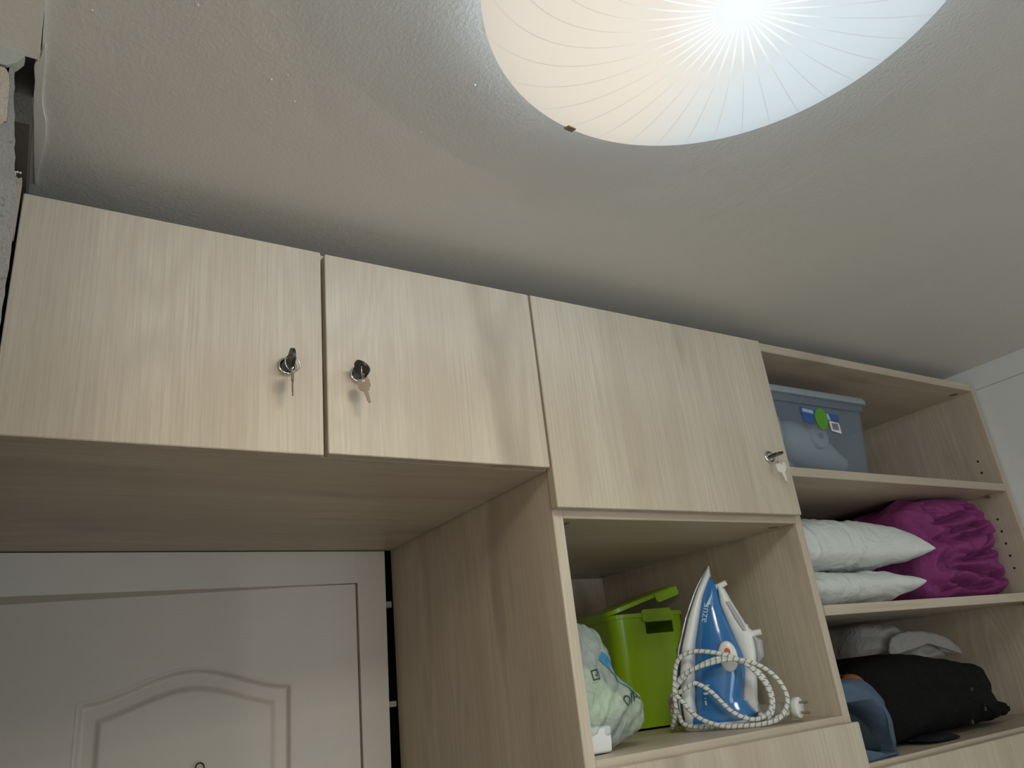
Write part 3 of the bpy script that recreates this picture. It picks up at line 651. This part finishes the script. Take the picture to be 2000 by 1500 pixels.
o = lump('plastic_bag', [(1.80, -.015), (1.815, .030), (1.83, .056), (1.87, .064), (1.93, .058), (2.00, .040), (2.07, .020), (2.135, .010), (2.160, -.005), (2.165, -.040), (2.05, -.05), (1.88, -.020)], 1.235, .09, .10, M['bagfilm2'], lambda x, z: .012 * nz(x, z * 3, 0, 18, 6) + .010 * math.sin(z * 110 + 5 * nz(x, z, 0, 6)) * .5, NR=30, rag=.004)
wb = tag(o, 'crumpled thin white plastic bag behind the black jacket', 'bag')
lump('handle_loop', [(1.835, -.010), (1.86, .022), (1.93, .034), (2.02, .028), (2.09, .012), (2.135, -.014), (2.150, -.034), (2.120, -.030), (2.08, -.008), (2.01, .010), (1.93, .014), (1.875, .004), (1.85, -.016)], 1.212, .010, .014, M['bagfilm2'], None, parent=wb, NR=8, rag=.003)
o = lump('dark_bag', [(1.345, -.02), (1.36, .045), (1.45, .058), (1.60, .055), (1.76, .06), (1.86, .03), (1.88, -.18), (1.6, -.188), (1.345, -.188)], 1.465, .04, .12, M['darkred'], lambda x, z: .008 * nz(x, z, 0, 14, 8), NR=16)
tag(o, 'dark maroon bundle in the shadow at the back of the lower shelf', 'clothes')

# ------------------------------------------------------------------ green bin
bn_ = thing('storage_bin', 'lime green plastic bin with handle hole and tilted lid', 'bin', (1.222, 1.417, -.105))
ra = math.radians(-11.5); fx = Vector((math.cos(ra), math.sin(ra), 0)); fy = Vector((-math.sin(ra), math.cos(ra), 0)); bc = Vector((1.208, 1.432, 0))
def bl(p): return tuple(bc + fx * p[0] + fy * p[1] + Vector((0, 0, p[2])))
def bring(hw, r, z, n=5): return [bl(p) for p in rrect(0, 0, hw, hw, r, z, n)]
hw0, hw1, zb_, zt_ = .080, .0925, -.1045, .128
# wall as a grid with the handle hole left out on the front face
rows = [zb_ + .004, -.06, 0, .05, .085, .109, .118, zt_]
def wall_pts(hw, z):
    k = (z - zb_) / (zt_ - zb_); h = hw0 + (hw1 - hw0) * k; pts = []
    r = .03
    for qx, qy, a0, in ((1, 1, 0), (-1, 1, 90), (-1, -1, 180)):
        for i in range(7):
            a = math.radians(a0 + 15 * i); pts.append((qx * (h + hw - r) + r * math.cos(a), qy * (h + hw - r) + r * math.sin(a), z))
    for x in (-.012, -.006, .050, .057): pts.append((x, -(h + hw), z))
    for i in range(7):
        a = math.radians(270 + 15 * i); pts.append(((h + hw - r) + r * math.cos(a), -(h + hw - r) + r * math.sin(a), z))
    return [bl(p) for p in pts]
g = G(); R_o = [wall_pts(0, z) for z in rows]; R_i = [wall_pts(-.003, z) for z in rows]; n = len(R_o[0]); b0 = g.add([p for r in R_o for p in r], []); b1 = g.add([p for r in R_i for p in r], [])
hole = {(4, 22), (4, 21), (4, 23)}
for k in range(len(rows) - 1):
    for i in range(n):
        if (k, i) in hole: continue
        j = (i + 1) % n
        for b in (b0, b1): g.f.append((b + k * n + i, b + k * n + j, b + (k + 1) * n + j, b + (k + 1) * n + i))
def link(a, b): g.f.append((b0 + a, b0 + b, b1 + b, b1 + a))
link(4 * n + 21, 4 * n + 24); 
g.f.pop()
for i in (21, 22, 23): link(4 * n + i, 4 * n + i + 1); link(5 * n + i, 5 * n + i + 1)
link(4 * n + 21, 5 * n + 21); link(4 * n + 24, 5 * n + 24)
T_ = len(rows) - 1
for i in range(n): link(T_ * n + i, T_ * n + (i + 1) % n)
g.f.append(tuple(b0 + i for i in range(n))); g.f.append(tuple(b1 + i for i in range(n)))
obj('bin_body', g, M['green'], bn_, smooth=True, auto=35)
obj('rim', G().rings([bring(hw1 - .002, .031, .1195), bring(hw1 + .0035, .033, .1205), bring(hw1 + .0035, .033, .1290), bring(hw1 - .001, .030, .1305), bring(hw1 - .0045, .029, .128), bring(hw1 - .0045, .029, .1195)], cap=False), M['green'], bn_, smooth=True, auto=35)
g = G().prism([(-.050, .131), (-.046, .136), (.020, .136), (.026, .130), (.028, .120), (.028, .113), (.025, .110), (-.043, .110), (-.050, .113)], lambda x, z: bl((x + .030, -hw1 - .0055, z)), lambda x, z: bl((x + .030, -hw1 - .001, z)))
obj('handle_lip', g, M['green'], bn_, bevel=.0006)
# lid, lifted at the right rear
def ll(p):
    a = math.radians(15); x, y, z = p; x0 = x + hw1; return bl((x0 * math.cos(a) - hw1 - z * math.sin(a), y, .1325 + x0 * math.sin(a) + z * math.cos(a)))
def lring(hw, r, z): return [ll(p) for p in rrect(0, .004, hw, hw, r, z, 5)]
lid = obj('lid', G().rings([lring(.0945, .03, -.004), lring(.0965, .031, -.003), lring(.0965, .031, .005), lring(.093, .03, .0075), lring(.07, .025, .0085)]), M['green'], bn_, smooth=True, auto=35)
obj('lid_tab', G().prism([(-.030, .003), (.032, .003), (.032, -.012), (.028, -.016), (-.024, -.016), (-.030, -.011)], lambda x, z: ll((x + .055, -.0965, z)), lambda x, z: ll((x + .055, -.0935, z))), M['green'], lid, bevel=.0006)

# ------------------------------------------------------------------ steam iron standing on its heel
IC = Vector((1.145, 1.185, 0)); ie = Vector((.5661692, -.82428905, 0)); inn = Vector((.82428905, .5661692, 0))
def ip(u, wv, z): return tuple(IC + ie * u + inn * wv + Vector((0, 0, z)))     # wv < 0 : side facing the room
iron = thing('steam_iron', 'blue and white steam iron standing on its heel, cord looped around it', 'iron', (1.16, 1.16, -.105))
def interp(tab, z):
    tab = sorted(tab)
    if z <= tab[0][0]: return tab[0][1]
    for (a, va), (b, vb) in zip(tab, tab[1:]):
        if z <= b: t = (z - a) / (b - a); return va + (vb - va) * t
    return tab[-1][1]
def loft(name, left, right, half, z0, z1, mat, parent, e=2.6, nz_=40, n=28):
    rs = []
    for i in range(nz_ + 1):
        z = z0 + (z1 - z0) * i / nz_; l, r, h = interp(left, z), interp(right, z), interp(half, z); c, a = (l + r) / 2, max(.0004, (r - l) / 2); ring = []
        for k in range(n):
            th = 2 * PI * k / n; cu, su = math.cos(th), math.sin(th)
            ring.append(ip(c + a * math.copysign(abs(cu) ** (2 / e), cu), h * math.copysign(abs(su) ** (2 / e), su), z))
        rs.append(ring)
    return obj(name, G().rings(rs), mat, parent, smooth=True, auto=60)
sole = [(-.098, -.031), (-.014, -.026), (.04, -.012), (.095, .010), (.150, .038), (.193, .066)]
sk_r = [(-.098, -.006), (-.054, -.003), (.046, .016), (.134, .046), (.172, .066), (.193, .0665)]
hwf = [(-.098, .048), (-.06, .054), (-.01, .0555), (.05, .050), (.10, .040), (.14, .028), (.172, .015), (.193, .002)]
off = lambda tab, d: [(z, u + d) for z, u in tab]
scl = lambda tab, k: [(z, u * k) for z, u in tab]
loft('soleplate', off(sole, -.0055), off(sole, .001), scl(hwf, 1.0), -.092, .189, M['steel'], iron, 6)
loft('skirt', sole, sk_r, scl(hwf, 1.0), -.0985, .1925, M['whiteplastic'], iron, 3.5)
tank_r = [(-.098, .085), (-.076, .100), (-.063, .082), (-.011, .098), (.016, .099), (.065, .086), (.114, .075), (.149, .074), (.171, .066)]
tk = loft('water_tank', off(sk_r, -.004), tank_r, [(-.098, .046), (-.06, .050), (0, .048), (.06, .038), (.11, .028), (.150, .016), (.171, .006)], -.085, .170, M['blue'], iron, 2.8)
hl_l = [(-.085, .096), (-.063, .078), (-.011, .092), (.016, .094), (.065, .083), (.114, .073), (.149, .074)]
hl_r = [(-.085, .108), (-.063, .107), (-.011, .117), (.021, .125), (.045, .126), (.052, .130), (.069, .116), (.120, .096), (.147, .087), (.150, .080)]
loft('handle', off(hl_l, .001), hl_r, [(-.085, .012), (-.05, .017), (0, .017), (.05, .016), (.10, .015), (.140, .012), (.150, .010)], -.083, .150, M['whiteplastic'], iron, 2.4)
loft('handle_grip', [(-.002, .121), (.045, .121), (.050, .118)], [(-.002, .121), (.010, .136), (.040, .139), (.050, .126)], [(-.002, .008), (.02, .013), (.05, .012)], -.002, .050, M['greyplastic'], iron, 2.2, 16)
loft('grip_insert', [(.060, .105), (.085, .094), (.118, .084)], [(.060, .117), (.085, .108), (.118, .095)], [(.060, .0165), (.09, .0165), (.118, .0150)], .060, .118, M['greyplastic'], iron, 2.6, 16)
for z0, u0 in ((.054, .122), (.066, .112)):
    obj('steam_button', G().cyl(ip(u0 - .008, 0, z0), ip(u0 + .018 - (z0 - .054), 0, z0 + .001), .0058, 16), M['whiteplastic'], iron, smooth=True, auto=40)
obj('spray_nozzle', G().cyl(ip(.073, 0, .1480), ip(.094, 0, .1550), .0065, 16, .0050), M['whiteplastic'], iron, smooth=True, auto=40)
# heel
rs = [[ip(c + a * math.copysign(abs(math.cos(2 * PI * k / 28)) ** .5, math.cos(2 * PI * k / 28)), h * math.copysign(abs(math.sin(2 * PI * k / 28)) ** .5, math.sin(2 * PI * k / 28)), z) for k in range(28)] for c, a, h, z in ((.033, .066, .050, -.1045), (.033, .068, .052, -.101), (.034, .068, .052, -.094), (.036, .064, .050, -.0925))]
obj('heel', G().rings(rs), M['whiteplastic'], iron, smooth=True, auto=40)
rs = [[ip(c + a * math.copysign(abs(math.cos(2 * PI * k / 28)) ** .5, math.cos(2 * PI * k / 28)), h * math.copysign(abs(math.sin(2 * PI * k / 28)) ** .5, math.sin(2 * PI * k / 28)), z) for k in range(28)] for c, a, h, z in ((.034, .0665, .051, -.0935), (.036, .0675, .0515, -.084), (.046, .050, .049, -.074), (.050, .040, .045, -.062))]
obj('heel_cover', G().rings(rs), M['blue'], iron, smooth=True, auto=40)
# dial on the side facing the room
def disc(name, u, z, wv, ru, rz, th, mat, parent, n=32, dome=.002):
    g = G().rings([[ip(u + ru * s * math.cos(2 * PI * k / n), wv - d, z + rz * s * math.sin(2 * PI * k / n)) for k in range(n)] for s, d in ((1.03, 0), (1.0, th * .7), (.9, th), (.55, th + dome * .6), (.01, th + dome))], cap=False)
    return obj(name, g, mat, parent, smooth=True, auto=60)
dial = disc('steam_dial', .076, .018, -.043, .017, .027, .006, M['whiteplastic'], iron)
disc('dial_mark', .077, .026, -.0500, .006, .007, .0006, M['red'], dial, 12, 0)
disc('dial_face', .077, .020, -.0475, .0125, .019, .002, M['greyplastic'], dial, 28, .001)
# pale lettering and symbols printed on the tank side
def side_w(u, z):
    l = interp(off(sk_r, -.004), z); r = interp(tank_r, z); h = interp([(-.098, .046), (-.06, .050), (0, .048), (.06, .038), (.11, .028), (.150, .016), (.171, .006)], z)
    c, a = (l + r) / 2, (r - l) / 2; q_ = min(.98, abs((u - c) / a)); return -h * (1 - q_ ** 2.8) ** (1 / 2.8)
def text_mesh(txt, size):
    cu = bpy.data.curves.new('t', 'FONT'); cu.body = txt; cu.size = size; cu.resolution_u = 3; o = bpy.data.objects.new('t', cu); COL.objects.link(o)
    me = bpy.data.meshes.new_from_object(o.evaluated_get(bpy.context.evaluated_depsgraph_get())); bpy.data.objects.remove(o); bpy.data.curves.remove(cu)
    vs = [tuple(v.co) for v in me.vertices]; fs = [tuple(p.vertices) for p in me.polygons]; bpy.data.meshes.remove(me); return vs, fs
def flat_obj(name, vs, fs, f, mat, parent):
    me = bpy.data.meshes.new(name); org = Vector(parent['org']); me.from_pydata([tuple(Vector(f(*v[:2])) - org) for v in vs], [], fs); me.materials.append(mat)
    o = bpy.data.objects.new(name, me); COL.objects.link(o); o.parent = parent; o['org'] = list(org); return o
bpy.context.view_layer.update()
def on_tank(u0, z0, rot):
    def f(x, y):
        u = u0 + x * math.cos(rot) - y * math.sin(rot); z = z0 + x * math.sin(rot) + y * math.cos(rot); return ip(u, side_w(u, z) - .0007, z)
    return f
vs, fs = text_mesh('azur', .021); flat_obj('lettering', vs, fs, on_tank(.0455, .083, math.radians(72)), M['mark'], tk)
tri = [(0, 0), (.012, .004), (.020, .026)]; flat_obj('emblem', tri, [(0, 1, 2)], on_tank(.0470, .112, math.radians(2)), M['mark'], tk)
for (u0, z0, ww, hh) in ((.018, -.044, .009, .004), (.018, -.051, .004, .0016), (.022, -.030, .010, .003), (.018, -.062, .003, .008), (.052, -.072, .006, .010)):
    flat_obj('gauge_mark', [(0, 0), (ww, 0), (ww, hh), (0, hh)], [(0, 1, 2, 3)], on_tank(u0, z0, 0), M['mark'], tk)
# cord: braided, looped in front of and around the iron
def cord(path, name='cord'):
    pts = [Vector(p) for p in path]; L = [0]
    for a, b in zip(pts, pts[1:]): L.append(L[-1] + (b - a).length)
    g = G().tube(path, .0041, 12); o = obj(name, g, M['cord'], iron, smooth=True); me = o.data; uvl = me.uv_layers.new(name='UVMap'); nn = 12
    for poly in me.polygons:
        idx = [me.loops[li].vertex_index for li in poly.loop_indices]; ks = [i % nn for i in idx]; wrap = (nn - 1 in ks and 0 in ks and len(ks) == 4)
        for li, vi in zip(poly.loop_indices, idx):
            k = vi % nn; k = nn if (wrap and k == 0) else k; uvl.data[li].uv = (k / nn, L[min(vi // nn, len(L) - 1)] / .0105)
    return o
C1 = [(.099, .030, -.080), (.112, .0, -.092), (.113, -.05, -.085), (.124, -.062, -.094), (.138, -.066, -.080), (.142, -.066, -.049), (.127, -.068, -.012), (.095, -.070, .009), (.059, -.072, .016), (.008, -.070, .000), (-.027, -.068, -.026), (-.037, -.060, -.050), (-.050, -.04, -.075), (-.050, -.01, -.092)]
C2 = [(-.050, -.01, -.092), (-.046, -.045, -.085), (-.035, -.066, -.060), (-.031, -.070, -.030), (-.016, -.071, .018), (.014, -.073, .033), (.061, -.074, .026), (.104, -.072, .006), (.133, -.070, -.030), (.140, -.068, -.062), (.129, -.068, -.085), (.101, -.070, -.092), (.068, -.072, -.076), (.038, -.073, -.040), (.012, -.073, -.022), (-.004, -.073, -.027), (-.020, -.070, -.034), (-.040, -.060, -.040), (-.052, -.03, -.055), (-.058, 0, -.085)]
C3 = [(-.058, 0, -.085), (-.052, -.045, -.093), (-.034, -.070, -.062), (-.028, -.075, -.040), (.004, -.078, -.078), (.045, -.079, -.097), (.085, -.078, -.1005), (.120, -.077, -.100), (.150, -.075, -.092), (.168, -.073, -.064), (.158, -.073, -.029), (.129, -.073, -.002), (.086, -.075, .012), (.038, -.077, .008), (.002, -.075, -.001), (-.022, -.07, -.018), (-.036, -.06, -.045), (-.034, -.05, -.075), (-.02, -.056, -.093), (.05, -.064, -.0995), (.115, -.058, -.0985), (.155, -.045, -.090), (.166, -.035, -.082)]
full = [ip(*p) for p in spline(C1[:-1] + C2[:-1] + C3, 9, False)]
cord(full)
# small clear strip beside it and the round plug with two pins
pc = Vector(ip(.166, -.035, -.080)); pd = (ie * .75 + inn * -.25 + Vector((0, 0, -.05))).normalized(); pu = pd.orthogonal().normalized(); pv = pd.cross(pu)
plug = obj('plug', G().rings([[pc + pd * d + (pu * math.cos(2 * PI * k / 24) + pv * math.sin(2 * PI * k / 24)) * r for k in range(24)] for d, r in ((-.006, .005), (0, .0075), (.006, .015), (.010, .0175), (.017, .0175), (.018, .016))]), M['whiteplastic'], iron, smooth=True, auto=50)
for s_ in (-1, 1):
    a = pc + pd * .018 + Vector((0, 0, .0085 * s_)); obj('pin', G().cyl(a, a + pd * .016, .0022, 12), M['brass'], plug, smooth=True, auto=40)
o = obj('clear_sleeve', G().rings([[ip(u, wv + r * math.cos(2 * PI * k / 12), -.086 + .0155 * math.sin(2 * PI * k / 12)) for k in range(12)] for u, wv, r in ((.108, -.02, .004), (.125, -.022, .007), (.160, -.028, .006), (.164, -.03, .003))]), see_through('clear plastic sleeve', (.55, .55, .52, 1), .35, .15, .004, 60), iron, smooth=True)

# ------------------------------------------------------------------ plastic bag in the niche
BG = [(.745, .100), (.775, .104), (.812, .096), (.838, .085), (.852, .058), (.855, .030), (.876, .003), (.900, -.014), (.917, -.030), (.923, -.052), (.912, -.078), (.880, -.090), (.850, -.1015), (.80, -.1040), (.758, -.104), (.745, -.06), (.742, .02)]
def bf(x, z): return .007 * nz(x, z, 0, 22, 3) + .0045 * nz(x * 1.5, z, 0, 55, 3) + .003 * math.sin((x - z) * 130 + 6 * nz(x, z, 0, 8))
bag = thing('carrier_bag', 'translucent printed plastic bag full of pale green stuff at the left of the niche', 'bag', (.84, 1.13, -.105))
BGP = dict(yf=1.055, df=.055, db=.12)
film = lump('bag_film', BG, BGP['yf'], BGP['df'], BGP['db'], M['bagfilm'], bf, parent=bag, NR=44, ks=8, rag=.003, cen=(.82, -.02))
lump('bag_filling', [(.760, .020), (.80, .030), (.838, .018), (.862, -.008), (.880, -.022), (.895, -.045), (.875, -.062), (.84, -.066), (.79, -.070), (.765, -.060)], 1.075, .05, .07, M['greencloth'], bf, parent=bag, NR=20)
obj('carton', G().prism([(.774, -.103), (.820, -.103), (.824, -.066), (.774, -.066)], lambda x, z: (x, 1.060, z), lambda x, z: (x, 1.105, z)), M['carton'], bag, bevel=.002)
BP = spline(BG, 8)
def bag_y(x, z):
    # radial parameter of the point inside the outline, as in lump()
    cx, cz = .82, -.02; dx, dz = x - cx, z - cz; a = math.atan2(dz, dx); best = None
    for q in BP:
        da = abs((math.atan2(q[1] - cz, q[0] - cx) - a + PI) % (2 * PI) - PI)
        if best is None or da < best[0]: best = (da, math.hypot(q[0] - cx, q[1] - cz))
    r = min(.99, math.hypot(dx, dz) / best[1]); p = 2.6
    return BGP['yf'] + BGP['df'] * (1 - max(0, 1 - r ** p) ** (1 / p)) - bf(x, z) * (1 - r ** 6) - .0022
def on_bag(x0, z0, rot, sx=1):
    def f(x, y):
        X = x0 + sx * x * math.cos(rot) - y * math.sin(rot); Z_ = z0 + sx * x * math.sin(rot) + y * math.cos(rot); return (X, bag_y(X, Z_), Z_)
    return f
vs, fs = text_mesh("OPA", .024); flat_obj('lettering', vs, fs, on_bag(.852, -.043, math.radians(14), .85), M['ink'], film)
sq = [(0, 0), (.016, 0), (.016, .016), (0, .016), (.0022, .0022), (.0138, .0022), (.0138, .0138), (.0022, .0138)]
flat_obj('printed_symbol', sq, [(0, 1, 5, 4), (1, 2, 6, 5), (2, 3, 7, 6), (3, 0, 4, 7)], on_bag(.793, .002, math.radians(6)), M['ink'], film)
flat_obj('printed_symbol', [(.004, .007), (.0065, .007), (.008, .0035), (.013, .0125), (.011, .013), (.0078, .0075), (.006, .010)], [(0, 1, 2, 3, 4, 5, 6)], on_bag(.793, .002, math.radians(6)), M['ink'], film)
nb = 14; vs = [(i / nb * .088, j * .016) for i in range(nb + 1) for j in (0, 1)]; fs = [(2 * i, 2 * i + 2, 2 * i + 3, 2 * i + 1) for i in range(nb)]
flat_obj('printed_band', vs, fs, on_bag(.815, .034, math.radians(-42)), M['bandblue'], film)

for o in bpy.data.objects:
    if 'org' in o: del o['org']
